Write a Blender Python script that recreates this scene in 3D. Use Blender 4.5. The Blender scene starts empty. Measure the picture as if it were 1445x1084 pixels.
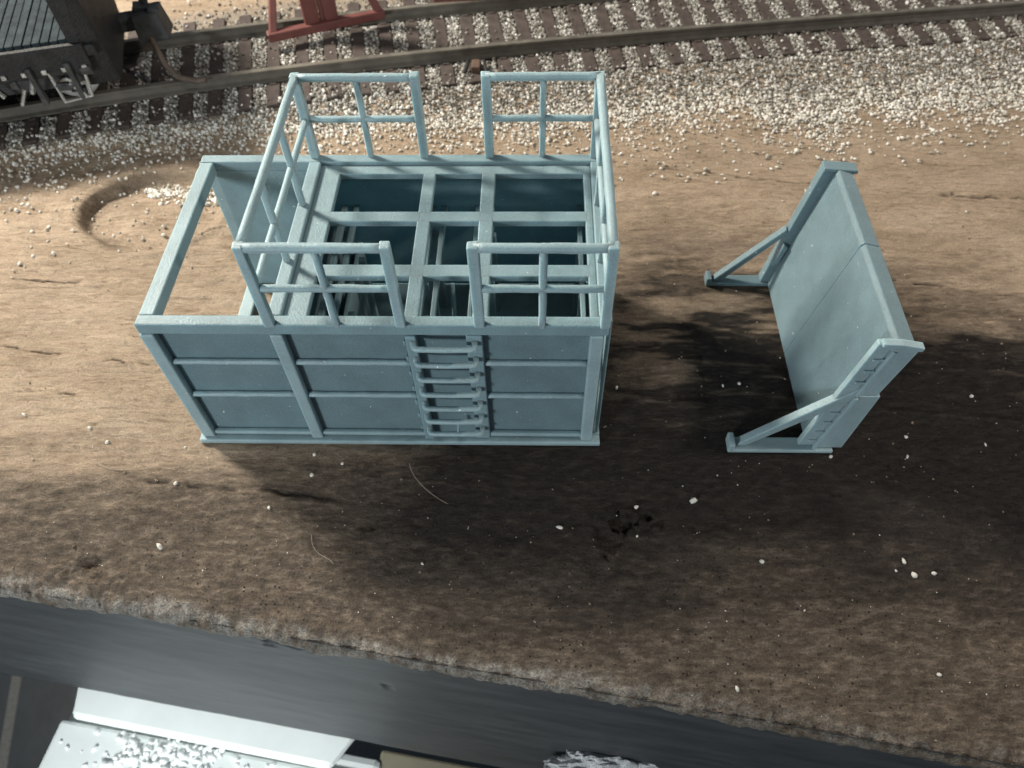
import bpy, bmesh, math, random
import numpy as np
from mathutils import Vector, Matrix
random.seed(7); rng = np.random.default_rng(11)
S = bpy.context.scene; C = S.collection

# ---------------- camera ----------------
CAM = (8.378, -10.3155, 16.6081); PITCH, YAW, ROLL = .6316, .0506, -.0347; FPX = 1090.7
cam = bpy.data.objects.new('camera', bpy.data.cameras.new('camera')); C.objects.link(cam)
RM = Matrix.Rotation(YAW, 3, 'Z') @ Matrix.Rotation(PITCH, 3, 'X') @ Matrix.Rotation(ROLL, 3, 'Z')
cam.matrix_world = Matrix.Translation(CAM) @ RM.to_4x4()
cam.data.sensor_width = 36; cam.data.lens = FPX/1445*36
cam.data.clip_start = .1; cam.data.clip_end = 500
cam.data.dof.use_dof = True; cam.data.dof.focus_distance = 17.0; cam.data.dof.aperture_fstop = .28
S.camera = cam
# ---------------- light ----------------
w = bpy.data.worlds.new('World'); S.world = w; w.use_nodes = True
w.node_tree.nodes['Background'].inputs[0].default_value = (.80, .90, 1, 1)
w.node_tree.nodes['Background'].inputs[1].default_value = .17
def area(name, loc, tgt, size, power, col):
    l = bpy.data.lights.new(name, 'AREA'); l.energy = power; l.size = size; l.color = col
    o = bpy.data.objects.new(name, l); C.objects.link(o); o.location = loc
    o.rotation_euler = (Vector(tgt)-Vector(loc)).to_track_quat('-Z', 'Y').to_euler(); return o
area('window_light', (5-37, 3+23.1, 33.6), (5, 3, 0), 8.4, 63000, (1, .93, .82))
area('lamp_light', (14+25, 2.5-2.5, 32), (14, 2.5, 0), 3.5, 8000, (1, .92, .84))
area('room_light', (-16, -32, 11), (6, 0, 2), 5.5, 10500, (.90, .97, 1))
sl = bpy.data.lights.new('tray_fill', 'SPOT'); sl.energy = 25000; sl.spot_size = math.radians(46); sl.spot_blend = 1.0; sl.shadow_soft_size = 1.5; sl.color = (.95, 1, .98)  # added fill spot without a seen source, brightens the white tray
so = bpy.data.objects.new('tray_fill', sl); C.objects.link(so); so.location = (-6, -26, 4); so.rotation_euler = (Vector((-3.5, -6, -14))-so.location).to_track_quat('-Z', 'Y').to_euler()
S.view_settings.view_transform = 'Standard'; S.view_settings.look = 'None'
S.view_settings.exposure = 0; S.view_settings.gamma = 1
S.render.engine = 'CYCLES'

def P(px, py, z):
    """point of the place at height z seen at a position in the photograph (used only to measure positions)"""
    d = RM @ Vector(((px-722.5)/FPX, -(py-542)/FPX, -1)); t = (z-CAM[2])/d.z
    return Vector(CAM)+d*t

# ---------------- materials ----------------
def mat(name): 
    m = bpy.data.materials.new(name); m.use_nodes = True
    return m, m.node_tree, m.node_tree.nodes['Principled BSDF']
def N(nt, t, **k):
    n = nt.nodes.new(t)
    for a, b in k.items():
        if a.startswith('i_'): n.inputs[a[2:].replace('_', ' ')].default_value = b
        else: setattr(n, a, b)
    return n
def ramp(nt, fac, stops):
    r = nt.nodes.new('ShaderNodeValToRGB'); nt.links.new(fac, r.inputs[0]); e = r.color_ramp.elements
    while len(e) < len(stops): e.new(.5)
    for i, (p, c) in enumerate(stops):
        e[i].position = p; e[i].color = (*c, 1) if len(c) == 3 else c
    return r
def noise(nt, scale, detail=6, rough=.6, mapping=None, dist=0):
    tc = nt.nodes.new('ShaderNodeTexCoord'); n = nt.nodes.new('ShaderNodeTexNoise')
    n.inputs['Scale'].default_value = scale; n.inputs['Detail'].default_value = detail
    n.inputs['Roughness'].default_value = rough; n.inputs['Distortion'].default_value = dist
    if mapping:
        mp = nt.nodes.new('ShaderNodeMapping'); mp.inputs['Scale'].default_value = mapping
        nt.links.new(tc.outputs['Object'], mp.inputs[0]); nt.links.new(mp.outputs[0], n.inputs[0])
    else: nt.links.new(tc.outputs['Object'], n.inputs[0])
    return n
def mix(nt, fac, a, b, mode='MIX'):
    m = nt.nodes.new('ShaderNodeMix'); m.data_type = 'RGBA'; m.blend_type = mode
    for s, v in ((0, fac), (6, a), (7, b)):
        if hasattr(v, 'links'): nt.links.new(v, m.inputs[s])
        else: m.inputs[s].default_value = (*v, 1) if isinstance(v, tuple) and len(v) == 3 else v
    return m.outputs[2]
def bump(nt, bs, h, strength, dist, prev=None):
    b = nt.nodes.new('ShaderNodeBump'); b.inputs['Strength'].default_value = strength; b.inputs['Distance'].default_value = dist
    nt.links.new(h, b.inputs['Height'])
    if prev: nt.links.new(prev.outputs[0], b.inputs['Normal'])
    nt.links.new(b.outputs[0], bs.inputs['Normal']); return b

def make_resin(name, base, sss=.22):
    m, nt, b = mat(name)
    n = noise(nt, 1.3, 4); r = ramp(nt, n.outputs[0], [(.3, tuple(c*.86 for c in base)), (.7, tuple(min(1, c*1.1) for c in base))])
    n2 = noise(nt, 26, 3, .6); r2 = ramp(nt, n2.outputs[0], [(.3, (.88,)*3), (.68, (1.06,)*3)])
    c = mix(nt, 1.0, r.outputs[0], r2.outputs[0], 'MULTIPLY')
    # tiny pale dust specks of cured resin
    sp = noise(nt, 9, 2, .5); rs = ramp(nt, sp.outputs[0], [(.74, (0,)*3), (.78, (1,)*3)])
    c = mix(nt, rs.outputs[0], c, (.72, .78, .78))
    nt.links.new(c, b.inputs['Base Color'])
    b.inputs['Roughness'].default_value = .40; b.inputs['Specular IOR Level'].default_value = .42
    b.inputs['Subsurface Weight'].default_value = sss; b.inputs['Subsurface Radius'].default_value = (.5, .9, 1); b.inputs['Subsurface Scale'].default_value = .22
    b.inputs['Sheen Weight'].default_value = .35; b.inputs['Sheen Roughness'].default_value = .45; b.inputs['Sheen Tint'].default_value = (.85, .97, 1, 1)
    tc = nt.nodes.new('ShaderNodeTexCoord'); wv = nt.nodes.new('ShaderNodeTexWave'); wv.bands_direction = 'Z'
    wv.inputs['Scale'].default_value = 6.5; wv.inputs['Distortion'].default_value = .7; wv.inputs['Detail'].default_value = 2
    nt.links.new(tc.outputs['Object'], wv.inputs[0])
    b1 = bump(nt, b, wv.outputs[1], .14, .012); n8 = noise(nt, 55, 2, .6); b2 = bump(nt, b, n2.outputs[0], .5, .03, b1); bump(nt, b, n8.outputs[0], .4, .012, b2)
    return m
RESIN = make_resin('grey_blue_resin', (.195, .290, .316), .4)
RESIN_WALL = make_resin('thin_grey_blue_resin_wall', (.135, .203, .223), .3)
RESIN_PALE = make_resin('pale_clear_resin', (.285, .385, .405), .6)
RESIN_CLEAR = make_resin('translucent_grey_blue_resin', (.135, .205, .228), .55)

def simple(name, col, rough=.6, var=.25, sc=4, metal=0, bmp=.3, bd=.03, spec=.4):
    m, nt, b = mat(name); n = noise(nt, sc, 6)
    r = ramp(nt, n.outputs[0], [(.3, tuple(c*(1-var) for c in col)), (.7, tuple(min(1, c*(1+var)) for c in col))])
    nt.links.new(r.outputs[0], b.inputs['Base Color']); b.inputs['Roughness'].default_value = rough; b.inputs['Metallic'].default_value = metal
    b.inputs['Specular IOR Level'].default_value = spec
    n2 = noise(nt, sc*5, 4); bump(nt, b, n2.outputs[0], bmp, bd); return m
TIE = simple('brown_sleeper_plastic', (.062, .047, .041), .8, .35, 3)
RAIL = simple('weathered_rail', (.13, .118, .098), .5, .25, 2, .15)
RAILTOP = simple('worn_rail_head', (.22, .20, .165), .38, .3, 2, .5)
BLACK = simple('matt_black_weathered', (.016, .017, .018), .6, .5, 3, 0, .8, .06)
BLACK2 = simple('dark_grey_weathered', (.045, .048, .05), .55, .5, 3, 0, .8, .05)
METAL = simple('scuffed_bright_metal', (.42, .42, .40), .35, .35, 5, .6, .6, .05)
RED = simple('oxide_red_plastic', (.135, .045, .038), .55, .2, 2)
HOSE = simple('brown_hose_rubber', (.12, .09, .07), .6)
TRAYM = simple('white_plastic', (.80, .84, .82), .35, .05, .6, 0, .05)
GRANW = simple('white_granules', (.95, .97, .96), .3, .03, 2)
CREAM = simple('cream_board', (.24, .215, .15), .6, .1, 1)
FIBRE = simple('pale_fibre', (.42, .36, .29), .6)
JOIN = simple('brown_joiner_plastic', (.12, .075, .055), .6)

def rock_mat(name, stops, rough=.75):
    m, nt, b = mat(name); g = nt.nodes.new('ShaderNodeNewGeometry')
    r = ramp(nt, g.outputs['Random Per Island'], stops); n = noise(nt, 14, 3)
    r2 = ramp(nt, n.outputs[0], [(.3, (.75,)*3), (.7, (1.1,)*3)])
    nt.links.new(mix(nt, 1.0, r.outputs[0], r2.outputs[0], 'MULTIPLY'), b.inputs['Base Color']); b.inputs['Roughness'].default_value = rough
    return m
GRAVEL = rock_mat('mixed_white_grey_gravel', [(0, (.09, .08, .065)), (.25, (.18, .17, .145)), (.55, (.32, .305, .27)), (.82, (.52, .50, .46)), (1, (.86, .85, .80))])
LOOSE = rock_mat('white_gravel_grain', [(0, (.34, .31, .25)), (.3, (.60, .57, .49)), (.7, (.74, .71, .64)), (1, (.88, .86, .81))])

# ground: painted plaster; paint and shade masks are stored as colour data
def ground_material():
    m, nt, b = mat('painted_plaster_ground')
    at = nt.nodes.new('ShaderNodeAttribute'); at.attribute_name = 'paint'
    sep = nt.nodes.new('ShaderNodeSeparateColor'); nt.links.new(at.outputs['Color'], sep.inputs[0])
    n1 = noise(nt, .5, 8, .62, (.7, 1.6, 1), .4); n2 = noise(nt, 5, 8, .68, (.55, 1.5, 1)); n3 = noise(nt, 22, 5, .7)
    tan = ramp(nt, n1.outputs[0], [(.3, (.42, .320, .222)), (.5, (.54, .415, .298)), (.7, (.62, .49, .360))])
    brn = ramp(nt, n2.outputs[0], [(.3, (.080, .062, .046)), (.52, (.145, .112, .082)), (.74, (.29, .23, .175))])
    umb_shade = ramp(nt, n2.outputs[0], [(.3, (.017, .0140, .0118)), (.6, (.036, .029, .024)), (.8, (.070, .056, .045))])  # umber paint, made darker to carry the shade beside the models
    gry = ramp(nt, n3.outputs[0], [(.35, (.13, .115, .095)), (.62, (.50, .47, .42))])
    n5 = noise(nt, 2.6, 9, .72, (.5, 1.7, 1), .6)
    def rag(ch, k, lo=.32, hi=.68):    # ragged, scratchy borders of the paint coats and the painted shade
        a1 = nt.nodes.new('ShaderNodeMath'); a1.operation = 'MULTIPLY_ADD'; a1.inputs[1].default_value = k; a1.inputs[2].default_value = -k*.5
        nt.links.new(n5.outputs[0], a1.inputs[0]); a2 = nt.nodes.new('ShaderNodeMath'); a2.operation = 'ADD'
        nt.links.new(ch, a2.inputs[0]); nt.links.new(a1.outputs[0], a2.inputs[1])
        return ramp(nt, a2.outputs[0], [(lo, (0,)*3), (hi, (1,)*3)]).outputs[0]
    c = mix(nt, rag(sep.outputs[0], .9, .12, .88), tan.outputs[0], brn.outputs[0])
    c = mix(nt, rag(sep.outputs[1], 1.0, .05, .98), c, umb_shade.outputs[0])
    mot = ramp(nt, n2.outputs[0], [(.3, (.80, .79, .78)), (.6, (1.04,)*3)])
    c = mix(nt, 1.0, c, mot.outputs[0], 'MULTIPLY')
    gr2 = ramp(nt, n3.outputs[0], [(.3, (.70,)*3), (.65, (1.2,)*3)])
    c = mix(nt, 1.0, c, gr2.outputs[0], 'MULTIPLY')
    n6 = noise(nt, 34, 3, .75); fl = ramp(nt, n6.outputs[0], [(.32, (.5,)*3), (.42, (.97,)*3), (.60, (1.03,)*3), (.72, (2.2,)*3)])
    ml = nt.nodes.new('ShaderNodeMath'); ml.operation = 'MULTIPLY_ADD'; ml.inputs[1].default_value = .75; ml.inputs[2].default_value = .25; ml.use_clamp = True; nt.links.new(sep.outputs[0], ml.inputs[0])
    c = mix(nt, ml.outputs[0], c, mix(nt, 1.0, c, fl.outputs[0], 'MULTIPLY'))
    ns = noise(nt, 3.2, 8, .7, (.24, 1.5, 1), 1.6); rs_ = ramp(nt, ns.outputs[0], [(.36, (.70, .66, .62)), (.45, (1,)*3), (.62, (1.06,)*3)])
    iv = nt.nodes.new('ShaderNodeMath'); iv.operation = 'MULTIPLY_ADD'; iv.inputs[1].default_value = -.9; iv.inputs[2].default_value = .95; iv.use_clamp = True; nt.links.new(sep.outputs[0], iv.inputs[0])
    c = mix(nt, iv.outputs[0], c, mix(nt, 1.0, c, rs_.outputs[0], 'MULTIPLY'))
    hm = nt.nodes.new('ShaderNodeMath'); hm.operation = 'MULTIPLY'; nt.links.new(ns.outputs[0], hm.inputs[0]); nt.links.new(iv.outputs[0], hm.inputs[1])
    # dark pin holes and a few pale chips
    v = nt.nodes.new('ShaderNodeTexVoronoi'); v.inputs['Scale'].default_value = 5.2; tc = nt.nodes.new('ShaderNodeTexCoord'); nt.links.new(tc.outputs['Object'], v.inputs[0])
    pits = ramp(nt, v.outputs['Distance'], [(.10, (1,)*3), (.17, (0,)*3)])
    pm = nt.nodes.new('ShaderNodeMath'); pm.operation = 'MULTIPLY'; nt.links.new(pits.outputs[0], pm.inputs[0]); nt.links.new(at.outputs['Alpha'], pm.inputs[1])
    c = mix(nt, pm.outputs[0], c, (.022, .017, .014))
    c = mix(nt, sep.outputs[2], c, gry.outputs[0])
    nt.links.new(c, b.inputs['Base Color'])
    b.inputs['Roughness'].default_value = .55; b.inputs['Specular IOR Level'].default_value = .17
    b1 = bump(nt, b, n2.outputs[0], .8, .15); n7 = noise(nt, 11, 4, .65); b1 = bump(nt, b, n7.outputs[0], .6, .07, b1); b1 = bump(nt, b, hm.outputs[0], 1, .26, b1); b2 = bump(nt, b, n3.outputs[0], .75, .04, b1)
    n4 = noise(nt, 60, 3, .6); b3 = bump(nt, b, n4.outputs[0], .6, .015, b2); bump(nt, b, n6.outputs[0], .6, .025, b3)
    return m
GROUND = ground_material()
def fascia_material():
    m, nt, b = mat('blackened_grey_board')
    n1 = noise(nt, .8, 7, .6, (.5, 1, 2.5)); r = ramp(nt, n1.outputs[0], [(.3, (.028, .031, .034)), (.7, (.056, .060, .064))])
    n2 = noise(nt, 9, 5, .6, (.4, 1, 2.2)); nt.links.new(r.outputs[0], b.inputs['Base Color']); b.inputs['Roughness'].default_value = .55
    bump(nt, b, n2.outputs[0], .25, .03); return m
FASCIA = fascia_material()

# ---------------- mesh helpers ----------------
def link(name, me, m, parent=None, bevel=0, smooth=False):
    o = bpy.data.objects.new(name, me); C.objects.link(o); me.materials.append(m)
    if parent: o.parent = parent
    if bevel:
        md = o.modifiers.new('b', 'BEVEL'); md.width = bevel; md.segments = 2; md.limit_method = 'ANGLE'; md.angle_limit = math.radians(40)
    if smooth:
        for p in me.polygons: p.use_smooth = True
    return o
class MB:
    def __init__(s): s.v = []; s.f = []
    def hexa(s, pts):   # 4 bottom + 4 top
        n = len(s.v); s.v += [tuple(p) for p in pts]
        s.f += [tuple(n+i for i in q) for q in ((3, 2, 1, 0), (4, 5, 6, 7), (0, 1, 5, 4), (1, 2, 6, 5), (2, 3, 7, 6), (3, 0, 4, 7))]; return s
    def box(s, x0, x1, y0, y1, z0, z1, j=.006):
        q = lambda: random.uniform(-j, j)
        return s.hexa([(x+q(), y+q(), z+q()) for z in (z0, z1) for x, y in ((x0, y0), (x1, y0), (x1, y1), (x0, y1))])
    def slab(s, y0, y1, poly):    # polygon in x-z extruded along y (poly counter-clockwise seen from -y)
        n = len(s.v); k = len(poly)
        s.v += [(x, y0, z) for x, z in poly]+[(x, y1, z) for x, z in poly]
        s.f.append(tuple(n+i for i in range(k))); s.f.append(tuple(n+k+i for i in reversed(range(k))))
        for i in range(k):
            j = (i+1) % k; s.f.append((n+i, n+k+i, n+k+j, n+j))
        return s
    def tube(s, pts, r, seg=10, cap=True):
        pts = [Vector(p) for p in pts]; n0 = len(s.v); up = None
        for i, p in enumerate(pts):
            d = (pts[min(i+1, len(pts)-1)]-pts[max(i-1, 0)]).normalized()
            if up is None:
                up = Vector((0, 0, 1)) if abs(d.z) < .9 else Vector((0, 1, 0))
            a = d.cross(up).normalized(); up = a.cross(d).normalized()
            rr = r[i] if isinstance(r, (list, tuple)) else r
            for k in range(seg):
                t = 2*math.pi*(k+.5)/seg; s.v.append(tuple(p+(a*math.cos(t)+up*math.sin(t))*rr))
        for i in range(len(pts)-1):
            for k in range(seg):
                a, b = n0+i*seg+k, n0+i*seg+(k+1) % seg; s.f.append((a, a+seg, b+seg, b))
        if cap:
            s.f.append(tuple(n0+k for k in range(seg))); s.f.append(tuple(n0+(len(pts)-1)*seg+k for k in reversed(range(seg))))
        return s
    def build(s, name, m, parent=None, bevel=0, smooth=False):
        me = bpy.data.meshes.new(name); me.from_pydata(s.v, [], s.f); me.update()
        bm = bmesh.new(); bm.from_mesh(me); bmesh.ops.recalc_face_normals(bm, faces=bm.faces); bm.to_mesh(me); bm.free()
        return link(name, me, m, parent, bevel, smooth)
def rod(a, b, r, k=6):      # slightly uneven printed rod
    a, b = Vector(a), Vector(b)
    pts = [a.lerp(b, i/k)+Vector([random.uniform(-.006, .006) for _ in range(3)]) for i in range(k+1)]
    return MB().tube(pts, [r*random.uniform(.95, 1.05) for _ in pts], 10)
def tag(o, label, cat, group=None, kind=None):
    if label: o['label'] = label
    if cat: o['category'] = cat
    if group: o['group'] = group
    if kind: o['kind'] = kind
    return o
def empty(name, loc, rz=0):
    o = bpy.data.objects.new(name, None); C.objects.link(o); o.location = loc; o.rotation_euler = (0, 0, rz); o.empty_display_size = .3; return o

# value noise in numpy
def vnoise(x, y, seed=0):
    xi = np.floor(x).astype(np.int64); yi = np.floor(y).astype(np.int64); fx = x-xi; fy = y-yi
    fx = fx*fx*fx*(fx*(fx*6-15)+10); fy = fy*fy*fy*(fy*(fy*6-15)+10)
    def h(a, b):
        n = (a*374761393+b*668265263+seed*1442695041) & 0xffffffff
        n = ((n ^ (n >> 13))*1274126177) & 0xffffffff; n = n ^ (n >> 16)
        return (n & 0xffff)/65535.
    return (h(xi, yi)*(1-fx)+h(xi+1, yi)*fx)*(1-fy)+(h(xi, yi+1)*(1-fx)+h(xi+1, yi+1)*fx)*fy
def fbm(x, y, o=5, seed=0, g=.5):
    s = 0; a = 1; t = 0
    for i in range(o):
        s = s+a*vnoise(x*2**i+17*i, y*2**i-9*i, seed+i); t += a; a *= g
    return s/t-.5
def sstep(a, b, x):
    t = np.clip((x-a)/(b-a), 0, 1); return t*t*(3-2*t)

# ---------------- track line ----------------
RX = np.array([-9.17, -5.82, -3.42, -.2, 3.15, 6.84, 10.84, 14.91, 20.43, 27.28]); RY = np.array([13.50, 14.20, 14.87, 15.70, 16.38, 16.96, 17.53, 18.08, 18.84, 19.70])
PF = np.polyfit(RX, RY, 3)
def rail_y(x):
    x = np.asarray(x, float); xc = np.clip(x, -9.5, 27.5); y = np.polyval(PF, xc); s = np.polyval(np.polyder(PF), xc); return y+s*(x-xc)
GA = 3.3
sx = np.arange(-22, 44, .05); near = np.stack([sx, rail_y(sx)], 1)
tg = np.gradient(near, axis=0); tg /= np.linalg.norm(tg, axis=1)[:, None]; nm = np.stack([-tg[:, 1], tg[:, 0]], 1)
cen = near+nm*GA/2; arc = np.concatenate([[0], np.cumsum(np.linalg.norm(np.diff(cen, axis=0), axis=1))])
def track_at(s):
    p = np.array([np.interp(s, arc, cen[:, k]) for k in (0, 1)]); t = np.array([np.interp(s, arc, tg[:, k]) for k in (0, 1)]); t /= np.linalg.norm(t)
    return p, t
def track_d(x, y):     # signed distance to centre line, approximate
    xs = np.asarray(x); c = np.interp(xs, cen[:, 0], cen[:, 1]); sl = np.gradient(cen[:, 1], cen[:, 0]); sv = np.interp(xs, cen[:, 0], sl)
    return (y-c)/np.sqrt(1+sv**2)

# ---------------- ground ----------------
def edge_y(x): return -3.62-.152*(x+4.53)
def edge_n(x): return .07*fbm(x*.9, x*0, 5, 51, .6)*2+.045*fbm(x*3.1, x*0, 5, 52, .75)*2
HC = (-4.0, 8.8)
def hollow(x, y):
    a = np.arctan2(y-HC[1], x-HC[0]); r = np.hypot((x-HC[0])/2.45, (y-HC[1])/2.0)+.12*fbm(np.cos(a)*1.2+5, np.sin(a)*1.2, 3, 8)
    return r
def crack(c_, x, y):
    (x0, y0, x1, y1, dep, wd, sd) = c_
    t = np.clip((x-x0)/(x1-x0), 0, 1); yc = y0+(y1-y0)*t+.25*fbm(x*1.1, x*0, 5, sd, .65)
    inx = sstep(x0-.2, x0+.4, x)*sstep(x1+.2, x1-.4, x)
    return inx*np.exp(-((y-yc)/wd)**2)*sstep(.15, .6, vnoise(x*2.2, x*0, sd+3)), yc, inx
def height(x, y):
    e = edge_y(x)
    s = np.clip((-1.0-y)/(-1.0-e), 0, 1.2)
    z = -1.2*s**1.35
    tedge = y-(e)
    z = z-.22*np.exp(-np.clip(tedge, 0, 9)/.16)
    calm = 1-.85*((x > -.4) & (x < 10.4) & (y > -.35) & (y < 6))
    calm = calm*(1-.8*((x > 12.8) & (x < 16.5) & (y > -.5) & (y < 6)))
    z = z+(.10*fbm(x*.16+.4*fbm(x*.3,y*.3,2,9), y*2.6, 5, 141, .62)*sstep(-1.5, 0, y)*sstep(12, 9, y)*(.35+.65*sstep(11, -1, x)))*calm+calm*(.13*fbm(x*.22, y*.5, 5, 3)+.10*fbm(x*.8, y*2.0, 5, 21, .55)*sstep(13, 9, y)+.035*fbm(x*3.5, y*6, 3, 31))
    # foamy rough front
    fr = sstep(-.9, -2.2, y)
    z = z+fr*(.10*fbm(x*1.3, y*1.3, 4, 61)+.045*fbm(x*7, y*7, 3, 71, .7))
    # flaked patch near the front edge at left
    fk = np.exp(-(((x-DB[0])/1.2)**2+((y-DB[1])/.5)**2)); z = z+fk*(.30*fbm(x*3.5, y*4, 5, 91, .7))
    # ragged lip along the front edge
    lip = np.exp(-np.clip(tedge, 0, 9)/.30)
    z = z+lip*(.30*fbm(x*2.6, y*2.6, 4, 81, .75)+.09*fbm(x*12, y*12, 2, 82)+.02)
    # hollow: steep back wall, shallow front
    r = hollow(x, y); back = .42+.45*sstep(-.6, .5, (y-HC[1])*.8-(x-HC[0])*.55)
    z = z-.46*back*sstep(1.0, .86, r)+.30*back*sstep(.86, .3, r)*.6
    z = z+.05*np.exp(-((r-1.07)/.06)**2)+.03*np.sin(r*16)*np.exp(-((r-1.5)/.35)**2)*(x < HC[0])
    # ballast mound
    d = track_d(x, y); wn = .5+np.clip((x+8)/30, 0, 1)*1.4
    z = z+.29*sstep(-3.5-wn, -3.0, d)
    # long cracks following the grain
    for c_ in CR:
        g_, yc, inx = crack(c_, x, y); z = z-c_[4]*g_+.4*c_[4]*inx*np.exp(-((y-yc+.13)/.12)**2)
    # broken pocks in front
    for (px, py, rr, dep) in PK:
        dd = np.hypot(x-px, (y-py)*1.6)/rr*(1+1.8*fbm(x*4, y*4, 5, 5, .65)); z = z-dep*sstep(1, .45, dd)+.25*dep*np.exp(-((dd-1.1)/.2)**2)
    return z
CR = [(-9, 3.35, -1.6, 2.3, .08, .022, 1), (-5.6, 1.5, -1.6, 1.15, .07, .02, 2), (12.2, 10.75, 18.2, 9.75, .09, .03, 3), (10.8, 11.1, 13, 10.7, .05, .018, 12), (16.9, 6.0, 24, 4.6, .10, .028, 4),
      (20, 9.4, 30, 8.9, .09, .04, 5), (-12, 5.6, -4.2, 5.5, .05, .03, 6), (10.4, 1.6, 13, 1.3, .05, .03, 7), (16.6, 1.2, 24, .6, .06, .04, 8), (-2.6, 7.3, -1.4, 7.9, .10, .03, 9), (-2, -1.1, 4, -1.6, .05, .05, 10), (17, 9.6, 22, 9.4, .06, .018, 11)]
DB = (P(125, 812, -.9).x, P(125, 812, -.9).y)
PK = [(P(880, 740, -.3).x, P(880, 740, -.3).y, .35, .22), (P(860, 765, -.4).x, P(860, 765, -.4).y, .5, .10), (P(910, 735, -.3).x, P(910, 735, -.3).y, .22, .15), (P(130, 800, -.9).x, P(130, 800, -.9).y, .3, .10), (P(520, 745, -.3).x, P(520, 745, -.3).y, .22, .08)]
PK0 = [(P(880, 740, -.3).x, P(880, 740, -.3).y, .42, .28), (P(700, 690, -.1).x, P(700, 690, -.1).y, .5, .10), (P(520, 745, -.3).x, P(520, 745, -.3).y, .3, .12),
      (P(130, 800, -.9).x, P(130, 800, -.9).y, .45, .22), (P(105, 815, -1).x, P(105, 815, -1).y, .3, .18), (P(860, 765, -.4).x, P(860, 765, -.4).y, .6, .12)]
GX = np.concatenate([np.arange(-22, -8, .09), np.arange(-8, 22, .055), np.arange(22, 44, .09)])
GT = np.concatenate([np.arange(0, 3, .045), np.arange(3, 11, .055), np.arange(11, 22, .08), np.arange(22, 42, .2)])
X, T = np.meshgrid(GX, GT); Y = edge_y(X)+T+edge_n(X)*np.exp(-T/.4); Z = height(X, Y)
def hz(x, y): return float(height(np.array([float(x)]), np.array([float(y)]))[0])
def grid_mesh(name, X, Y, Z):
    h, wd = X.shape; me = bpy.data.meshes.new(name); co = np.stack([X, Y, Z], -1).reshape(-1, 3).astype(np.float32)
    i = np.arange(h*wd).reshape(h, wd); q = np.stack([i[:-1, :-1], i[:-1, 1:], i[1:, 1:], i[1:, :-1]], -1).reshape(-1, 4)
    me.vertices.add(len(co)); me.vertices.foreach_set('co', co.ravel()); me.loops.add(q.size); me.loops.foreach_set('vertex_index', q.ravel().astype(np.int32))
    me.polygons.add(len(q)); me.polygons.foreach_set('loop_start', np.arange(0, q.size, 4, dtype=np.int32)); me.polygons.foreach_set('loop_total', np.full(len(q), 4, np.int32))
    me.polygons.foreach_set('use_smooth', np.ones(len(q), bool)); me.update(calc_edges=True); return me
sk = [(0, .32), (0, .2), (0, .1)]
X = np.concatenate([X[:1]]*3+[X]); T = np.concatenate([T[:1]]*3+[T]); Y = np.concatenate([Y[:1]+.12, Y[:1]+.03, Y[:1]-.01, Y]); Z = np.concatenate([Z[:1]-.42, Z[:1]-.27, Z[:1]-.11, Z])
gme = grid_mesh('ground', X, Y, Z)
# paint: R = brown front coat and ring of the hollow, G = dark umber wash with shade painted in around the models, B = bare pale plaster / glued gravel bed, A = pin holes
str_n = fbm(X*.30, Y*1.5, 6, 101, .6); big = fbm(X*.12, Y*.35, 4, 111)
brown = sstep(2.9, -2.2, Y-.15*(X-3)+3.0*big+2.4*str_n)
umb_shade_line = np.interp(X, [-20, 2, 5, 9, 12, 17, 24, 40], [-4.5, -2.0, 1.5, 7.2, 8.6, 7.8, 5.8, 3.5])
umber_shade = sstep(1.8, -5.0, (Y-umb_shade_line)+1.5*str_n+1.0*big)*sstep(-5.6, -2.4, Y+2.2*str_n+3.0*big+.6*np.cos(X*.45-3.6))*sstep(0.0, 6, X+2*big)  # stain and painted shade, in front and to the right of the box
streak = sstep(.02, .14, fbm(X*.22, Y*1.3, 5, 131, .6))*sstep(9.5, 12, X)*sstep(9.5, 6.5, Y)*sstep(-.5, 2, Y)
umber_shade = umber_shade*(1-.5*streak)
pale = np.exp(-np.clip(T-.08-.60*np.clip(fbm(X*.5, X*0, 5, 9, .6)+.32, 0, 1)-.25*fbm(X*4, Y*4, 3, 78), 0, 9)/.06)*np.clip(.62+2.6*fbm(X*6, Y*6, 4, 77, .75), 0, 1)*(1-.55*sstep(8, 13, X))
D = track_d(X, Y); bed = sstep(-3.6, -3.1, D+.8*fbm(X*3, Y*3, 3, 4))*sstep(4.4, 3.4, D+.8*fbm(X*3, Y*3, 3, 5)-1.5*(X > 6))
cm = np.zeros_like(X)
for c_ in CR: cm = np.maximum(cm, crack(c_[:5]+(c_[5]*1.15, c_[6]), X, Y)[0])
umber_shade = np.clip(umber_shade+cm*.9, 0, 1)
pits = sstep(-1.2, -2.6, Y)*sstep(.46, .60, fbm(X*.35, Y*.5, 2, 200)+.5+.25*sstep(2, 8, X)*sstep(20, 14, X))
hr_ = hollow(X, Y); brown = np.clip(brown+np.exp(-((hr_-.95)/.12)**2)*(.22+.16*sstep(HC[0]+1.5, HC[0]-1, X))+.28*sstep(1, .9, hr_)*sstep(HC[0]+.3, HC[0]-1.5, X), 0, 1)  # browner ring along the hollow wall, stronger at left
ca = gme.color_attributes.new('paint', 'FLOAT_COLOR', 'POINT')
ca.data.foreach_set('color', np.stack([brown, umber_shade, np.clip(pale*.9+bed*.55, 0, 1), pits], -1).astype(np.float32).ravel())
ground = link('ground', gme, GROUND); tag(ground, None, None, kind='structure')

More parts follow.
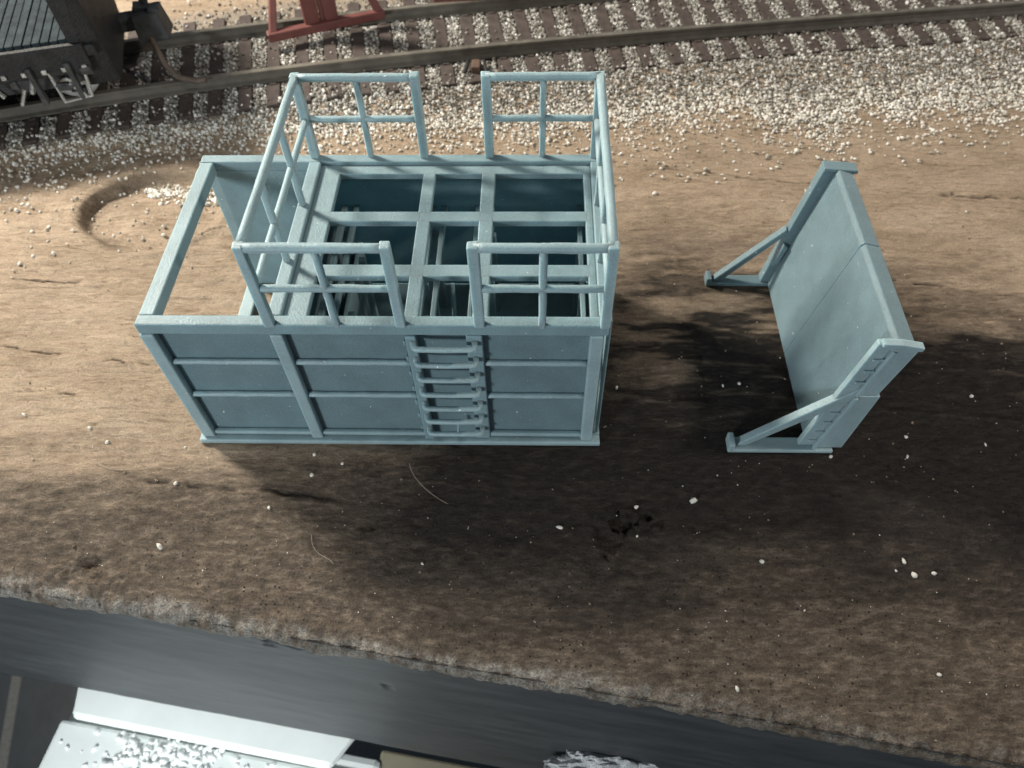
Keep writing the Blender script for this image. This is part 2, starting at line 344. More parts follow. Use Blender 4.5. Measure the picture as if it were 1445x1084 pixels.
# board face under the front edge
x = GX; zs = np.concatenate([np.arange(0, 2, .07), np.linspace(2, 11.3, 40)])
FX = np.repeat(x[None], len(zs), 0); FZ = -1.22-zs[:, None]*np.ones_like(FX)
FY = edge_y(FX)+.10+.05*fbm(FX*.5, FZ*1.2, 4, 300)
dd = np.hypot((FX-2.9)/1.3, (FZ+1.75-.08*(FX-2.9))/.30); FY = FY+.16*sstep(1, .4, dd*(1+1.6*fbm(FX*3, FZ*5, 4, 33)))
dd = np.hypot((FX-4.6)/.18, (FZ+4.2)/.10); FY = FY+.08*sstep(1, .4, dd)
# turn under at the bottom
FX = np.concatenate([FX, x[None], x[None]]); FY = np.concatenate([FY, FY[-1:]+.3, FY[-1:]+12]); FZ = np.concatenate([FZ, FZ[-1:]-.12, FZ[-1:]-.12])
fo = link('front_board', grid_mesh('front_board', FX, FY, FZ), FASCIA)
tag(fo, 'dark grey board face dropping below the ragged front edge of the ground', 'board')

# dark floor far below
MB().box(-70, 80, -60, 40, -41, -40, 0).build('floor', simple('dark_floor_tile', (.022, .028, .034), .35, .3, .3), None)
bpy.data.objects['floor']['kind'] = 'structure'
jl = MB(); a, b = P(22, 965, -39.99), P(2, 1084, -39.99); d = (b-a).normalized(); a -= d*30; b += d*20; n = Vector((-d.y, d.x, 0))*.35
jl.v = [tuple(q) for q in (a-n, a+n, b+n, b-n)]; jl.f = [(0, 1, 2, 3)]
j = jl.build('floor_joint', simple('floor_grout', (.07, .075, .075), .6)); j['kind'] = 'structure'

# ---------------- track ----------------
tr = empty('railway_track', (cen[600][0], cen[600][1], 0))
tag(tr, 'curving model railway track with brown sleepers and rusty grey rails along the back', 'railway track')
off = Vector(tr.location)
BASE = .26
def rail_mesh(side, name):
    prof = [(-.20, .0), (.20, .0), (.20, .05), (.05, .10), (.045, .30), (.10, .34), (.10, .43), (-.10, .43), (-.10, .34), (-.045, .30), (-.05, .10), (-.20, .05)]
    m = MB(); idx = range(0, len(sx), 12); k = len(prof)
    for i in idx:
        c = cen[i]+nm[i]*side*GA/2
        for (u, v) in prof: m.v.append((c[0]+nm[i][0]*u-off.x, c[1]+nm[i][1]*u-off.y, BASE+.13+v))
    L = len(list(idx))
    for a in range(L-1):
        for q in range(k):
            m.f.append((a*k+q, (a+1)*k+q, (a+1)*k+(q+1) % k, a*k+(q+1) % k))
    o = m.build(name, RAIL, tr); o.data.materials.append(RAILTOP)
    for p in o.data.polygons:
        if p.normal.z > .8 and p.center.z > BASE+.5: p.material_index = 1
    return o
rail_mesh(-1, 'rail'); rail_mesh(1, 'rail')
tm = MB(); tm.box(-.235, .235, -3.25, 3.25, 0, .26, .01)
for s in (-1, 1):
    for u in (-1, 1): tm.box(-.13, .13, s*GA/2+u*.30-.06, s*GA/2+u*.30+.06, .25, .30, .004)
tie0 = tm.build('sleeper', TIE, tr, .03)
ties = []
s0 = np.interp(P(321, 150, .3).x, cen[:, 0], arc)
for k in range(-12, 32):
    p, t = track_at(s0+k*1.075); ties.append(s0+k*1.075)
    o = tie0 if k == -12 else tie0.copy()
    if k != -12: C.objects.link(o); o.parent = tr
    o.location = (p[0]-off.x, p[1]-off.y, BASE-.13); o.rotation_euler = (0, 0, math.atan2(t[1], t[0])+random.uniform(-.02, .02))
ties = np.array(ties)

# ---------------- gravel ----------------
ICO = None
def ico():
    bm = bmesh.new(); bmesh.ops.create_icosphere(bm, subdivisions=1, radius=1); v = np.array([x.co[:] for x in bm.verts]); f = np.array([[q.index for q in x.verts] for x in bm.faces]); bm.free(); return v, f
IV, IF = ico()
def grains(name, pts, rad, m):
    n = len(pts); V = np.repeat(IV[None], n, 0)*(1+rng.uniform(-.28, .28, (n, 12, 1)))*rng.uniform(.5, 1.4, (n, 1, 3))
    q = rng.normal(size=(n, 4)); q /= np.linalg.norm(q, axis=1)[:, None]; a, b, c, d = q.T
    R = np.stack([1-2*(c*c+d*d), 2*(b*c-a*d), 2*(b*d+a*c), 2*(b*c+a*d), 1-2*(b*b+d*d), 2*(c*d-a*b), 2*(b*d-a*c), 2*(c*d+a*b), 1-2*(b*b+c*c)], -1).reshape(n, 3, 3)
    V = np.einsum('nij,nkj->nki', R, V)*rad[:, None, None]+pts[:, None]
    F = IF[None]+12*np.arange(n)[:, None, None]
    me = bpy.data.meshes.new(name); me.vertices.add(n*12); me.vertices.foreach_set('co', V.astype(np.float32).ravel()); F = F.reshape(-1, 3)
    me.loops.add(F.size); me.loops.foreach_set('vertex_index', F.ravel().astype(np.int32)); me.polygons.add(len(F))
    me.polygons.foreach_set('loop_start', np.arange(0, F.size, 3, dtype=np.int32)); me.polygons.foreach_set('loop_total', np.full(len(F), 3, np.int32)); me.update(calc_edges=True)
    return link(name, me, m)
n = 210000
s = rng.uniform(s0-14, s0+34, n); d = rng.uniform(-9.5, 6.0, n)
c = np.stack([np.interp(s, arc, cen[:, k]) for k in (0, 1)], 1); nn = np.stack([np.interp(s, arc, nm[:, k]) for k in (0, 1)], 1); pt = c+nn*d[:, None]
wn = .25+np.clip((pt[:, 0]+7)/22, 0, 1)**1.1*2.9
wn = wn*(1+.5*fbm(pt[:, 0]*.6, pt[:, 0]*0, 3, 404)*2)
nd = -(d+3.25)                                     # distance outside the near sleeper ends
dens = np.where(d > -3.25, .85, np.where(nd < wn, .60, .40*np.exp(-(nd-wn)/.6)+.012))
far = d-2.0; dens = np.where((far > 0) & (pt[:, 0] < 3), .30*np.exp(-far/.9)+.02, dens)
dens = np.where(d > 4.2, dens*.5, dens)
td = np.abs(s[:, None]-ties[None]).min(1); on = (td < .27) & (np.abs(d) < 3.3)
dens = np.where(on, .012+.03*(d < -2.6), dens); dens = np.where(np.abs(np.abs(d)-GA/2) < .17, 0, dens)
keep = rng.uniform(size=n) < dens
pt, d, on, s = pt[keep], d[keep], on[keep], s[keep]
rad = rng.uniform(.028, .066, len(pt)); z = height(pt[:, 0], pt[:, 1])
zb = np.where(on, BASE+.14+rad*.4, z+rad*.45+np.where(np.abs(d) < 3.3, rng.uniform(-.02, .07, len(pt)), rng.uniform(-.01, .03, len(pt))))
shoulder = (d+3.15 < -(wn[keep]*rng.uniform(.35, 1.2, len(d))))&(d < -3.15)
P1 = np.column_stack([pt, zb])[~shoulder]; radA = rad[~shoulder]
g = grains('ballast_gravel', P1, radA, GRAVEL); tag(g, 'mixed grey and white gravel filling the gaps between the sleepers', 'gravel', kind='stuff')
P1 = np.column_stack([pt, zb])[shoulder]; rad = rad[shoulder]
# drift of gravel inside the hollow
hp = []
while len(hp) < 300:
    a = random.uniform(math.radians(15), math.radians(125)); r = random.uniform(.50, .86) if random.random() < .9 else random.uniform(.2, .9)
    q = (HC[0]+.2+2.2*r*math.cos(a), HC[1]+1.8*r*math.sin(a)); hp.append((q[0], q[1], hz(*q)+.03))
hp = np.array(hp); P1 = np.concatenate([P1, hp]); rad = np.concatenate([rad, rng.uniform(.04, .075, len(hp))])
# sparse grains over the tan ground behind
m2 = 420; px = rng.uniform(-9, 30, m2); dn = rng.exponential(1.6, m2)+3.6+np.clip((px+7)/26, 0, 1)*2; py = np.interp(px, cen[:, 0], cen[:, 1])-dn
ok = ~((px > -.3) & (px < 10.2) & (py < 6)) & (py > .2+rng.uniform(0, 6, m2)); px, py = px[ok], py[ok]
P1 = np.concatenate([P1, np.column_stack([px, py, height(px, py)+.03])]); rad = np.concatenate([rad, rng.uniform(.035, .065, len(px))])
print('grains', len(P1))
g = grains('loose_gravel', P1, rad, LOOSE); tag(g, 'white gravel spilled along the near side of the track and over the tan ground', 'gravel', kind='stuff')
lp = [(483, 655, 1.2, 'white grain on the ground below the middle of the left long panel'), (226, 772, 1.5, 'large white flake on rough brown ground at lower left'), (596, 796, 1., 'white grain beside a small pock on the lit brown slope below the dark patch'),
      (790, 745, 1.4, 'white chip left of the broken pock in front of the box model'), (898, 716, 1.2, 'white grain just above the broken pock in front of the box model'), (899, 757, .9, 'small white grain inside the broken pock in front of the box model'),
      (978, 707, 1.3, 'round white grain alone on dark ground between the two blue models'), (1075, 793, .9, 'white grain on dark ground left of the cluster of grains at right'),
      (1275, 792, 1.2, 'topmost white grain of the small cluster at lower right'), (1290, 812, 1.1, 'lowest and largest white grain of the small cluster at lower right'), (1264, 806, .8, 'leftmost grain of the small cluster at lower right'), (1318, 810, .8, 'dull grain at the right end of the small cluster at lower right'),
      (1040, 972, 1.4, 'white chip close to the ragged front edge, right of centre'), (1325, 952, 1.5, 'white slanting flake on brown ground near the lower right corner'),
      (152, 625, 1.1, 'brightest white grain left of the lower corner of the box model'), (128, 605, .9, 'small white grain above left of the brightest one beside the box model'), (262, 632, .9, 'pale grain touching the lower left corner area of the box base'),
      (248, 683, 1, 'pale flat grain in front of the lower left corner of the box model'), (444, 642, .8, 'higher of two small grains close under the left front panels of the box'), (440, 671, .9, 'lower of two small grains close under the left front panels of the box'),
      (380, 717, .6, 'tiny grain on brown slope in front of the left panels'), (35, 586, 1, 'pale grain near the left picture edge on tan ground'), (1135, 862, .6, 'tiny grain on brown slope below the braced wall'),
      (1172, 645, .8, 'small grain right beside the near base plate of the braced wall'), (1280, 645, 1.1, 'white upright grain right of the near upright of the braced wall'), (1278, 617, .9, 'small white grain just behind the upright one, right of the braced wall'),
      (1390, 628, .9, 'white grain far right on dark ground beyond the braced wall'), (1020, 545, .9, 'left one of two grains lying in the shade between the braces'), (1043, 542, 1, 'right one of two grains lying in the shade between the braces'), (1370, 560, .9, 'pale grain on streaked ground to the right of the leaning wall'), (870, 548, .8, 'small grain against the right end of the box base')]
for i, (u, v, k, lb) in enumerate(lp):
    q = P(u, v, 0)
    for _ in range(4): q = P(u, v, hz(q.x, q.y))
    o = grains('gravel_grain', np.zeros((1, 3)), np.array([.058*k]), LOOSE); o.location = (q.x, q.y, hz(q.x, q.y)+.02)
    tag(o, lb, 'gravel grain', 'loose gravel grains on the brown ground')

# ---------------- the big resin model: railed platform tank ----------------
L, W, H = 9.9, 5.6, 4.48
R0 = RESIN
bx = empty('platform_tower_model', (0, 0, .02))
tag(bx, 'grey blue resin box model with open top deck, railings and ladder', 'model building')
# base, floor
b = MB().box(-.1, L+.1, -.12, .16, 0, .15).box(-.1, .28, .161, W-.1, 0, .149).box(-.1, L+.1, W-.099, W+.1, 0, .15).box(L-.2, L+.1, .161, W-.1, 0, .148)
b.build('base_frame', RESIN_PALE, bx, .035)
MB().box(2.9, L-.21, .17, W-.11, .03, .10).build('floor_plate', R0, bx)
# walls (recessed panels)
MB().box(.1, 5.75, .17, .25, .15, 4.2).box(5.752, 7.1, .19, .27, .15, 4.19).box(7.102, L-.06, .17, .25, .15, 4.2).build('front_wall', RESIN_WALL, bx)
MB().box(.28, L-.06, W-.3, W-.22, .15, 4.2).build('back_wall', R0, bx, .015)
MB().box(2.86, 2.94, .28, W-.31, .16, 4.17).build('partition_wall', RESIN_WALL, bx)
MB().box(L-.02, L+.07, .2, W-.15, .15, 4.42).build('end_wall', R0, bx, .03)
# beams of the top frame
MB().box(0, L, 0, .28, 4.17, H).build('top_beam', R0, bx, .035)
MB().box(0, L, W-.28, W, 4.17, H).build('top_beam', R0, bx, .035)
MB().box(.0, .34, .283, W-.283, 4.14, H-.01).build('top_beam', R0, bx, .035)
MB().box(2.74, 3.04, .283, W-.283, 4.14, H+.0).build('top_beam', R0, bx, .035)
MB().box(L-.2, L, .283, W-.283, 4.17, H-.01).build('top_beam', R0, bx, .03)
# knob at the back left
MB().box(-.13, .0, W-.6, W-.3, 4.0, 4.3).build('lug', R0, bx, .04)
# deck with 3 x 3 openings
xs = [3.043, 3.55, 5.61, 5.91, 7.05, 7.38, 9.52, L-.203]; ys = [.283, .36, 1.52, 1.88, 3.28, 3.62, 4.98, W-.283]
dk = MB(); z0, z1 = 4.20, 4.37
for i in range(7):
    for jx in range(7):
        if (i % 2 == 1) and (jx % 2 == 1): continue
        dk.box(xs[i], xs[i+1], ys[jx], ys[jx+1], z0, z1, 0)
me = dk.build('deck', R0, bx).data
bm = bmesh.new(); bm.from_mesh(me); bmesh.ops.remove_doubles(bm, verts=bm.verts, dist=1e-4)
seen = {}
for f in bm.faces: seen.setdefault(tuple(sorted(v.index for v in f.verts)), []).append(f)
bmesh.ops.delete(bm, geom=[f for fs in seen.values() if len(fs) > 1 for f in fs], context='FACES')
bmesh.ops.recalc_face_normals(bm, faces=bm.faces); bm.to_mesh(me); bm.free()
md = bpy.data.objects['deck'].modifiers.new('b', 'BEVEL'); md.width = .025; md.segments = 2; md.limit_method = 'ANGLE'; md.angle_limit = math.radians(50)
# deck ribs underneath and lower stringers
for (a0, a1) in ((3.30, 3.45), (3.62, 3.74), (5.62, 5.74), (5.93, 6.06), (6.80, 6.90), (7.14, 7.30), (9.42, 9.54)):
    MB().box(a0, a1, .28, W-.31, 2.95, 3.12).build('stringer', R0, bx, .02)
for (a0, y0, zz) in ((3.35, 4.5, 1.5), (3.35, 3.0, 1.5), (3.35, 1.4, 1.5), (3.95, 3.4, 1), (3.95, 1.6, 1), (5.7, 4.4, .1), (5.7, 3.0, .1), (5.7, 1.5, .1), (7.2, 4.3, .1), (7.2, 2.8, .1), (7.2, 1.3, .1), (9.4, 4, .1), (9.4, 2.2, .1)):
    MB().box(a0, a0+.16, y0, y0+.16, .10, 2.95).build('inner_post', R0, bx, .02)
MB().box(3.6, 3.72, .5, 4.9, .1, 2.2).build('inner_panel', R0, bx, .02)
rod((6.5, .8, .15), (6.35, 2.7, 2.9), .06).build('inner_strut', R0, bx)
# framing on the front wall
for (x0, x1, zb) in ((-.01, .30, .16), (2.77, 3.05, .03), (9.52, 9.80, .03)):
    MB().box(x0, x1, -.03, .168, zb, 4.168).build('wall_post', RESIN_PALE, bx, .04)
MB().box(.0, .3, W-.25, W-.02, .15, 4.166).build('wall_post', RESIN_PALE, bx, .04)
for z in (3.10, 1.86):
    for (x0, x1) in ((.24, 2.80), (3.02, 5.68), (7.24, 9.55)):
        rod((x0, .12, z), (x1, .12, z), .075, 12).build('wall_rib', RESIN_PALE, bx, 0, True)
for (x0, x1) in ((.28, 2.78), (3.04, 5.66), (7.24, 9.53)):
    MB().box(x0, x1, .03, .168, .19, .33).build('bottom_rail', RESIN_PALE, bx, .04)
# ladder
LAD = MB().box(5.64, 5.86, -.05, .168, .18, 4.168).box(6.92, 7.26, -.02, .186, .18, 4.168).build('ladder', R0, bx, .03)
for k, z in enumerate((4.0, 3.46, 2.92, 2.36, 1.80, 1.26, .72)):
    x0, x1 = 5.95, 7.0; z -= .02
    x0, x1 = 5.80, 7.08; m = MB().tube([(x0, -.03, z+.02), (x0, -.10, z+.01), (x0+.015, -.17, z), (x0+.05, -.21, z), (x0+.11, -.225, z), (6.5, -.225+random.uniform(-.008, .008), z-.01), (x1-.05, -.225, z), (x1, -.21, z), (x1+.02, -.16, z), (x1+.02, -.0, z)], .066, 10)
    m.build('rung', RESIN_PALE, LAD, 0, True)
    MB().box(5.57, 5.638, -.03, .165, z-.12, z+.02, .012).build('bracket', R0, LAD, .02)
rod((6.52, -.22, .66), (6.54, -.1, 1.0), .035).build('drip', R0, LAD)
# railings
T = H+2.2; M = H+1.06; X1 = 2.87; XA, XB = 5.60, 7.22
def railing(pts_sq, pts_rd, a, b):     # one guard rail section: top rail with its posts and middle rail
    (xa, ya), (xb, yb) = a, b
    top = rod((xa, ya, T-.06), (xb, yb, T-.06), .098, 10).build('railing', RESIN_PALE, bx, 0, True)
    rod((xa, ya, M), (xb, yb, M), .08, 10).build('middle_rail', RESIN_PALE, top, 0, True)
    for x, y in pts_sq: MB().box(x-.105, x+.105, y-.105, y+.105, H-.02, T+.03, .012).build('railing_post', RESIN_PALE, top, .03)
    for x, y in pts_rd: rod((x, y, H-.03), (x, y, T), .082, 6).build('railing_post', RESIN_PALE, top, 0, True)
for y in (.05, W-.06):
    railing([(X1, y), (XA, y)], [(4.26, y)], (X1, y), (XA, y)); railing([(XB, y), (L-.1, y)], [(8.52, y)], (XB, y), (L-.1, y))
for x in (X1, L-.1): railing([], [(x, 1.9), (x, 3.75)], (x, .05), (x, W-.06))

# ---------------- the second resin model: braced end wall ----------------
ew = empty('braced_wall_model', (15, 2.8, .02)); ox, oy = 15, 2.8
tag(ew, 'leaning grey blue resin wall panel with triangular braces standing alone at right', 'model wall')
def EB(): return MB()
def eb(m, name, bev=.02, mt=None):
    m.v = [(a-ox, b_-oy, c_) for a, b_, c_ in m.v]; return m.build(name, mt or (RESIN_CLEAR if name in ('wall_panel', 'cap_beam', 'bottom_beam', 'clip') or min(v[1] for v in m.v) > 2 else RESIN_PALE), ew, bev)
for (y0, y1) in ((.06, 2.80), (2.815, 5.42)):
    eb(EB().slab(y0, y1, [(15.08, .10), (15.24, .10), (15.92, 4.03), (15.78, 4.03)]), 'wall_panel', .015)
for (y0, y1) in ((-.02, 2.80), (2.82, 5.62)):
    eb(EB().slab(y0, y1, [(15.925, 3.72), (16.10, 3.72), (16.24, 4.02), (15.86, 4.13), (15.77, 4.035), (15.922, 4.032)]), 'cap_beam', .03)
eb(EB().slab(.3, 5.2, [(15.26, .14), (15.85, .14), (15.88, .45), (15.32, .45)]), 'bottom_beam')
# near frame
eb(EB().slab(-.10, .055, [(14.87, .13), (15.22, .13), (15.78, 4.07), (15.46, 4.07)]), 'upright_flange')
eb(EB().slab(-.17, .05, [(15.23, .13), (15.93, .13), (16.10, 2.30), (15.56, 2.30)]), 'upright_plate', .015)
eb(EB().slab(-.13, .05, [(15.565, 2.305), (16.05, 2.305), (16.34, 3.92), (15.80, 3.92)]), 'upright_plate', .015)
eb(EB().slab(-.20, -.02, [(15.50, 4.075), (15.80, 3.935), (16.36, 3.935), (16.38, 4.05), (15.9, 4.16), (15.5, 4.18)]), 'end_lip')
eb(EB().slab(-.27, .14, [(13.15, 0), (15.72, 0), (15.72, .12), (13.3, .12), (13.3, .34), (13.15, .34)]), 'base_plate', .04)
eb(EB().slab(-.14, .07, [(13.32, .13), (13.60, .13), (15.92, 2.44), (15.62, 2.56)]), 'brace', .03)
for k in range(9):
    zz = .35+k*.40; xx = 15.23+.135*zz
    if abs(zz-2.35) < .25: continue
    eb(EB().box(xx-.22, xx+.02, -.15, -.09, zz, zz+.045, .01), 'rib', .01)
eb(EB().slab(-.235, -.165, [(15.20, .13), (15.29, .13), (15.62, 2.28), (15.53, 2.28)]), 'edge_bead', .02)
eb(EB().slab(-.20, -.125, [(15.53, 2.31), (15.62, 2.31), (15.86, 3.90), (15.77, 3.92)]), 'edge_bead', .02)
# far frame
eb(EB().slab(5.43, 5.72, [(14.86, .13), (15.25, .13), (15.92, 4.0), (15.50, 4.06)]), 'upright_flange')
eb(EB().slab(5.45, 5.70, [(15.26, .13), (15.5, .13), (16.3, 4.0), (15.93, 4.0)]), 'upright_plate')
eb(EB().slab(5.40, 5.73, [(15.50, 4.07), (16.36, 3.99), (16.34, 4.10), (15.5, 4.17)]), 'end_lip')
eb(EB().slab(5.36, 5.72, [(13.3, 0), (15.45, 0), (15.45, .12), (13.46, .12), (13.46, .30), (13.3, .30)]), 'base_plate', .04)
eb(EB().slab(5.45, 5.66, [(13.47, .13), (13.74, .13), (15.20, 1.95), (15.12, 2.12)]), 'brace', .03)
eb(EB().slab(5.28, 5.425, [(14.98, .9), (15.14, 1.0), (15.26, 1.6), (15.12, 1.7)]), 'clip', .02)

# ---------------- goods wagon at the left back ----------------
p, t = track_at(np.interp(-6.6, cen[:, 0], arc)); ang = math.atan2(t[1], t[0])
fc = empty('flat_wagon', (p[0], p[1], BASE+.56), ang)
tag(fc, 'weathered black and grey goods wagon with planked deck at the end of the track', 'railway wagon')
# local: +x towards the wagon end (0), -y towards the viewer, z from rail head
pl = MB(); xq = -.75
while xq > -14:
    wq = .27; pl.box(xq-wq+.035, xq, -3.2, 3.2, 2.62, 2.80+random.uniform(-.015, .015), .008); xq -= wq
DECK = simple('weathered_blue_grey_planks', (.026, .036, .041), .85, .45, 2.5, 0, .9, .06); pl.build('deck', DECK, fc, .012)
DECK.node_tree.nodes['Principled BSDF'].inputs['Specular IOR Level'].default_value = .15
MB().box(-14, .0, -3.35, 3.35, 2.25, 2.60, .01).build('frame', BLACK, fc, .03)
MB().box(-14, -.3, -3.42, -3.20, 1.75, 2.70, .01).build('side_sill', BLACK, fc, .03)
MB().box(-14, -.3, 3.20, 3.42, 1.75, 2.70, .01).build('side_sill', BLACK, fc, .03)
MB().hexa([(-.7, -3.3, 1.2), (.25, -2.9, 1.0), (.25, .2, 1.2), (-.7, .2, 1.2), (-.75, -3.35, 5.2), (.05, -3.35, 5.2), (.05, 2.0, 5.2), (-.75, 2.0, 5.2)]).build('end_bulkhead', BLACK, fc, .08)
MB().box(-.75, .05, .4, 3.3, 1.9, 5.0, .03).build('end_bulkhead', BLACK, fc, .06)
m = MB()
for k in range(20): m.box(-.6-k*.62, -.45-k*.62, -3.5, -3.40, 1.9, 2.05, .01)
m.build('rivet_strip', METAL, fc, .02)
cp = MB().box(.1, .75, -.25, .25, 1.25, 1.75, .03).hexa([(.7, -.65, .95), (1.75, -.55, .95), (1.85, .45, .95), (.7, .55, .95), (.7, -.45, 1.85), (1.6, -.5, 1.95), (1.7, .3, 1.95), (.7, .4, 1.85)]).box(.8, 1.3, -.2, .25, 1.9, 2.1, .08).box(1.3, 1.75, -.45, -.1, 1.85, 2.08, .08).box(.9, 1.2, .3, .62, 1.2, 1.9, .06).tube([(1.2, .1, 1.9), (1.25, .12, 2.2)], .14, 8).build('coupler', BLACK2, fc, .09)
MB().tube([(1.1, -.45, 1.2), (1.2, -.75, .8), (1.4, -1.2, .35), (1.8, -1.7, .12), (2.4, -2.0, .08), (2.7, -2.05, .12)], .10, 8).build('air_hose', HOSE, fc, 0, True)
def bogie(xc):
    for s in (-1, 1):
        for dx in (-1.7, 1.7):
            wm = MB(); wm.tube([(xc+dx, s*1.5, .82), (xc+dx, s*1.72, .82)], .85, 24); wm.build('wheel', METAL if s < 0 else BLACK2, fc, .03)
        y = s*2.25
        f = MB().slab(y-.1, y+.1, [(xc-2.4, .9), (xc-1.2, .75), (xc+1.2, .75), (xc+2.4, .9), (xc+2.3, 1.25), (xc+.8, 1.75), (xc-.8, 1.75), (xc-2.3, 1.25)])
        f.build('bogie_side_frame', BLACK2, fc, .04)
        for k in (-1, 1):
            MB().tube([(xc+k*.9, y+.14*s, 1.7), (xc+k*.45, y+.16*s, .75)], .09, 8).build('bogie_bar', METAL, fc)
            MB().tube([(xc+k*1.7, y+.02*s, .95), (xc+k*1.7, y+.28*s, .95)], .24, 12).build('axle_box', METAL, fc)
    MB().box(xc-.5, xc+.5, -2.1, 2.1, .9, 2.2, .02).build('bolster', BLACK, fc, .03)
bogie(-3.3)
for k in range(9):
    x_, z_ = random.uniform(-6, -.6), random.uniform(.9, 2.0); MB().box(x_, x_+random.uniform(.15, .5), -3.5, -3.3, z_, z_+random.uniform(.08, .3), .04).build('brake_gear', BLACK2, fc, .03)
for k in range(3):
    x_ = -1.2-k*1.4; MB().tube([(x_, -3.45, 1.5), (x_+random.uniform(-.4, .4), -3.5, 1.0)], .06, 6).build('brake_rod', METAL, fc)
for dx in (-4.4, -2.2, -1.0): MB().box(dx-.09, dx+.09, -3.55, -3.3, .9, 2.2, .02).build('step_iron', BLACK2, fc, .02)
MB().tube([(-.6, -3.35, 2.0), (-.7, -3.5, 1.0), (-1.6, -3.5, .9), (-1.7, -3.35, 2.0)], .06, 8).build('step_iron', METAL, fc)

# ---------------- red plastic frame on the far rail ----------------
ra = P(378, 48, 1.0); rb = P(540, 15, 1.0); dv = (rb-ra); ln = dv.length
rf = empty('trestle', (ra.x, ra.y, .72), math.atan2(dv.y, dv.x)); tag(rf, 'dark red plastic braced frame standing across the far rail of the track', 'model frame')
MB().box(-.05, ln+.05, -.17, .17, 0, .34, .02).build('bottom_bar', RED, rf, .06)
MB().hexa([(.05, -.1, .3), (.35, -.1, .3), (.35, .15, .3), (.05, .15, .3), (.95, 1.9, 2.6), (1.2, 1.9, 2.6), (1.2, 2.1, 2.6), (.95, 2.1, 2.6)]).build('brace', RED, rf, .04)
MB().box(1.45, 2.05, .0, .2, .3, 3.6, .02).box(2.25, 2.75, .02, .22, .3, 3.6, .02).box(2.06, 2.24, .1, .2, .3, 3.6, .0).build('upright_panel', RED, rf, .03)
MB().hexa([(ln-.35, -.1, .3), (ln, -.1, .3), (ln, .15, .3), (ln-.35, .15, .3), (ln-1.1, .5, 2.6), (ln-.85, .5, 2.6), (ln-.85, .8, 2.6), (ln-1.1, .8, 2.6)]).build('brace', RED, rf, .04)
q = P(612, 4, .8); q2 = P(702, 0, .8); dv = q2-q
r2 = MB().box(0, dv.length, 0, .7, 0, .3, .02).build('plastic_bar', RED, None, .06); r2.location = (q.x, q.y, .72); r2.rotation_euler = (0, 0, math.atan2(dv.y, dv.x))
tag(r2, 'plain dark red plastic bar lying behind the far rail right of the braced frame', 'plastic bar')

# rail joiner pegs seen below the near rail
q = P(672, 98, .4); jn = MB().box(-.16, .16, -.25, .3, 0, .28, .01).build('peg', JOIN, None, .04); jn.location = (q.x, q.y, BASE+.1)
tag(jn, 'short brown peg between dark clips just below the near rail', 'peg')
for sx_ in (-.42, .42):
    o = MB().tube([(sx_, -.25, .06), (sx_*.75, 0, .22), (sx_*.7, .3, .2)], .07, 6).build('clip', BLACK, jn)

# ---------------- white tray under the edge ----------------
ta = P(100, 985, -14); tb = P(540, 1068, -14); ang = math.atan2(tb.y-ta.y, tb.x-ta.x); ln = (tb-ta).length
ty = empty('plastic_tray', (ta.x, ta.y, -14), ang); tag(ty, 'white plastic box with its lid below the front board, bottom left', 'plastic box')
MB().hexa([(.4, -9, -3), (ln-.3, -9, -3), (ln-.3, -.4, -3), (.4, -.4, -3), (0, -9.4, -.3), (ln, -9.4, -.3), (ln, 0, -.3), (0, 0, -.3)]).build('box_body', TRAYM, ty, .3)
MB().box(.0, ln*.985, -9.4, -.75, -.29, .0, 0).build('lid', TRAYM, ty, .14)
MB().hexa([(.45, -.70, -.1), (ln*.86, -.78, -.1), (ln*.93, .9, -.1), (.1, .9, -.1), (.5, -.68, .30), (ln*.86, -.75, .30), (ln*.93, .9, .45), (.1, .9, .45)]).build('lid_flap', TRAYM, ty, .2)
gp = []
while len(gp) < 300:
    u, v = random.gauss(0, 1), random.gauss(0, 1); q = P(235+58*u, 1075+22*v, -13.85)
    gp.append((q.x, q.y, -14.0+abs(random.gauss(0, .04))*math.exp(-u*u)))
g2 = grains('plastic_granules', np.array(gp), rng.uniform(.06, .15, len(gp)), GRANW); tag(g2, 'glossy white granules heaped on the lid of the white plastic box', 'granules', kind='stuff')
q = P(585, 1080, -13); cb = MB().box(-1.6, 5, -6, .55, -.5, 0, 0).build('cream_board', CREAM, None, .1); cb.location = (q.x, q.y, -14.5); cb.rotation_euler = (0, 0, ang)
tag(cb, 'cream coloured board end showing below the front board, right of the white box', 'board')
# rough plaster lump hanging below the board
q = P(850, 1086, -8.5)
bm = bmesh.new(); bmesh.ops.create_icosphere(bm, subdivisions=5, radius=1); co = np.array([v.co[:] for v in bm.verts])
rr = 1+.5*fbm(co[:, 0]*1.5+9, co[:, 1]*1.5+co[:, 2], 4, 600)+.45*fbm(co[:, 0]*7+co[:, 2]*3, co[:, 1]*7+co[:, 2]*5, 3, 610)
for v, k in zip(bm.verts, rr): v.co = Vector((v.co.x*1.7, v.co.y*.6, v.co.z*1.0))*float(k)
me = bpy.data.meshes.new('plaster_lump'); bm.to_mesh(me); bm.free()
lm = link('plaster_lump', me, simple('rough_white_plaster', (.80, .82, .82), .5, .4, 4, 0, 1, .1), None, 0, False); lm.location = q
tag(lm, 'rough whitish plaster lump sticking out under the front board, bottom centre', 'plaster lump')

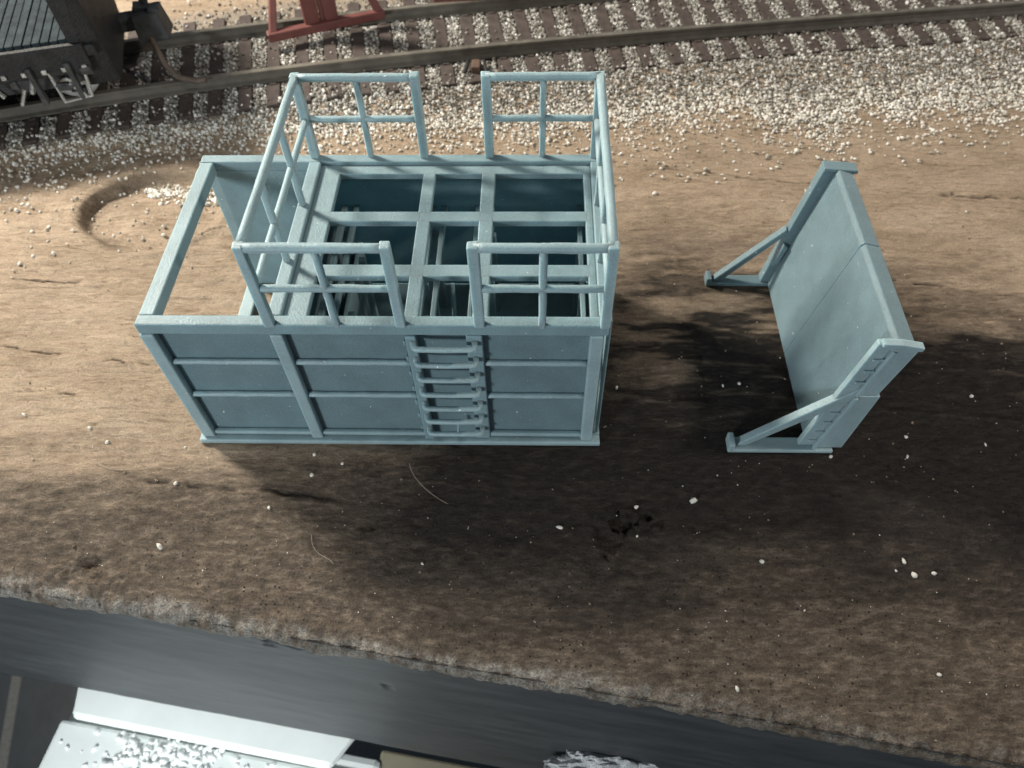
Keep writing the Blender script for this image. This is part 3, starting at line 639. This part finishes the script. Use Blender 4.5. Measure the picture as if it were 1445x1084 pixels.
# fine crumbs and dust over the ground
cx = rng.uniform(-6, 24, 700); cy = edge_y(cx)+rng.uniform(.1, 15, 700); ok = ~((cx > -.2) & (cx < 10.1) & (cy > -.2) & (cy < 5.8)); cx, cy = cx[ok], cy[ok]
cr = grains('crumbs', np.column_stack([cx, cy, height(cx, cy)+.008]), rng.uniform(.006, .017, len(cx)), LOOSE); tag(cr, 'fine pale crumbs and dust strewn over the painted ground', 'crumbs', kind='stuff')
cx = rng.uniform(-9, 26, 420); cy = edge_y(cx)+rng.uniform(.1, 16, 420); ok = ~((cx > -.2) & (cx < 10.1) & (cy > -.2) & (cy < 5.8)); cx, cy = cx[ok], cy[ok]
cr = grains('soil_lumps', np.column_stack([cx, cy, height(cx, cy)+.005]), rng.uniform(.012, .035, len(cx)), simple('earth_brown', (.22, .165, .115), .8, .4, 5)); tag(cr, 'small brown earth lumps stuck to the painted ground', 'earth lumps', kind='stuff')
# stray fibres on the ground
def fibre(pix, label):
    pts = []
    for (u, v) in pix:
        q = P(u, v, -.2)
        for _ in range(5): q = P(u, v, hz(q.x, q.y))
        pts.append((q.x, q.y, hz(q.x, q.y)+.035))
    pa = np.array(pts); t0 = np.linspace(0, 1, len(pa)); pf = [np.polyfit(t0, pa[:, k], 3) for k in range(3)]; pts = [tuple(np.polyval(f, t) for f in pf) for t in np.linspace(0, 1, 16)]
    o0 = Vector(pts[0]); o = MB().tube([Vector(a)-o0 for a in pts], .0045, 5).build('fibre', FIBRE, None); o.location = o0; tag(o, label, 'fibre', 'hair thin fibres on the ground')
fibre([(115, 633), (125, 645), (138, 655), (155, 662), (178, 664)], 'pale curved fibre on the ground left of the box model')
fibre([(578, 655), (590, 680), (612, 700), (632, 712)], 'pale curved fibre in the dark patch in front of the ladder')
0 and fibre([(1083, 710), (1093, 730), (1098, 752), (1099, 775)], 'pale curved fibre on dark ground below the braced wall')
fibre([(440, 755), (446, 778), (460, 788), (471, 797)], 'pale curved fibre on rough brown ground near the front edge')
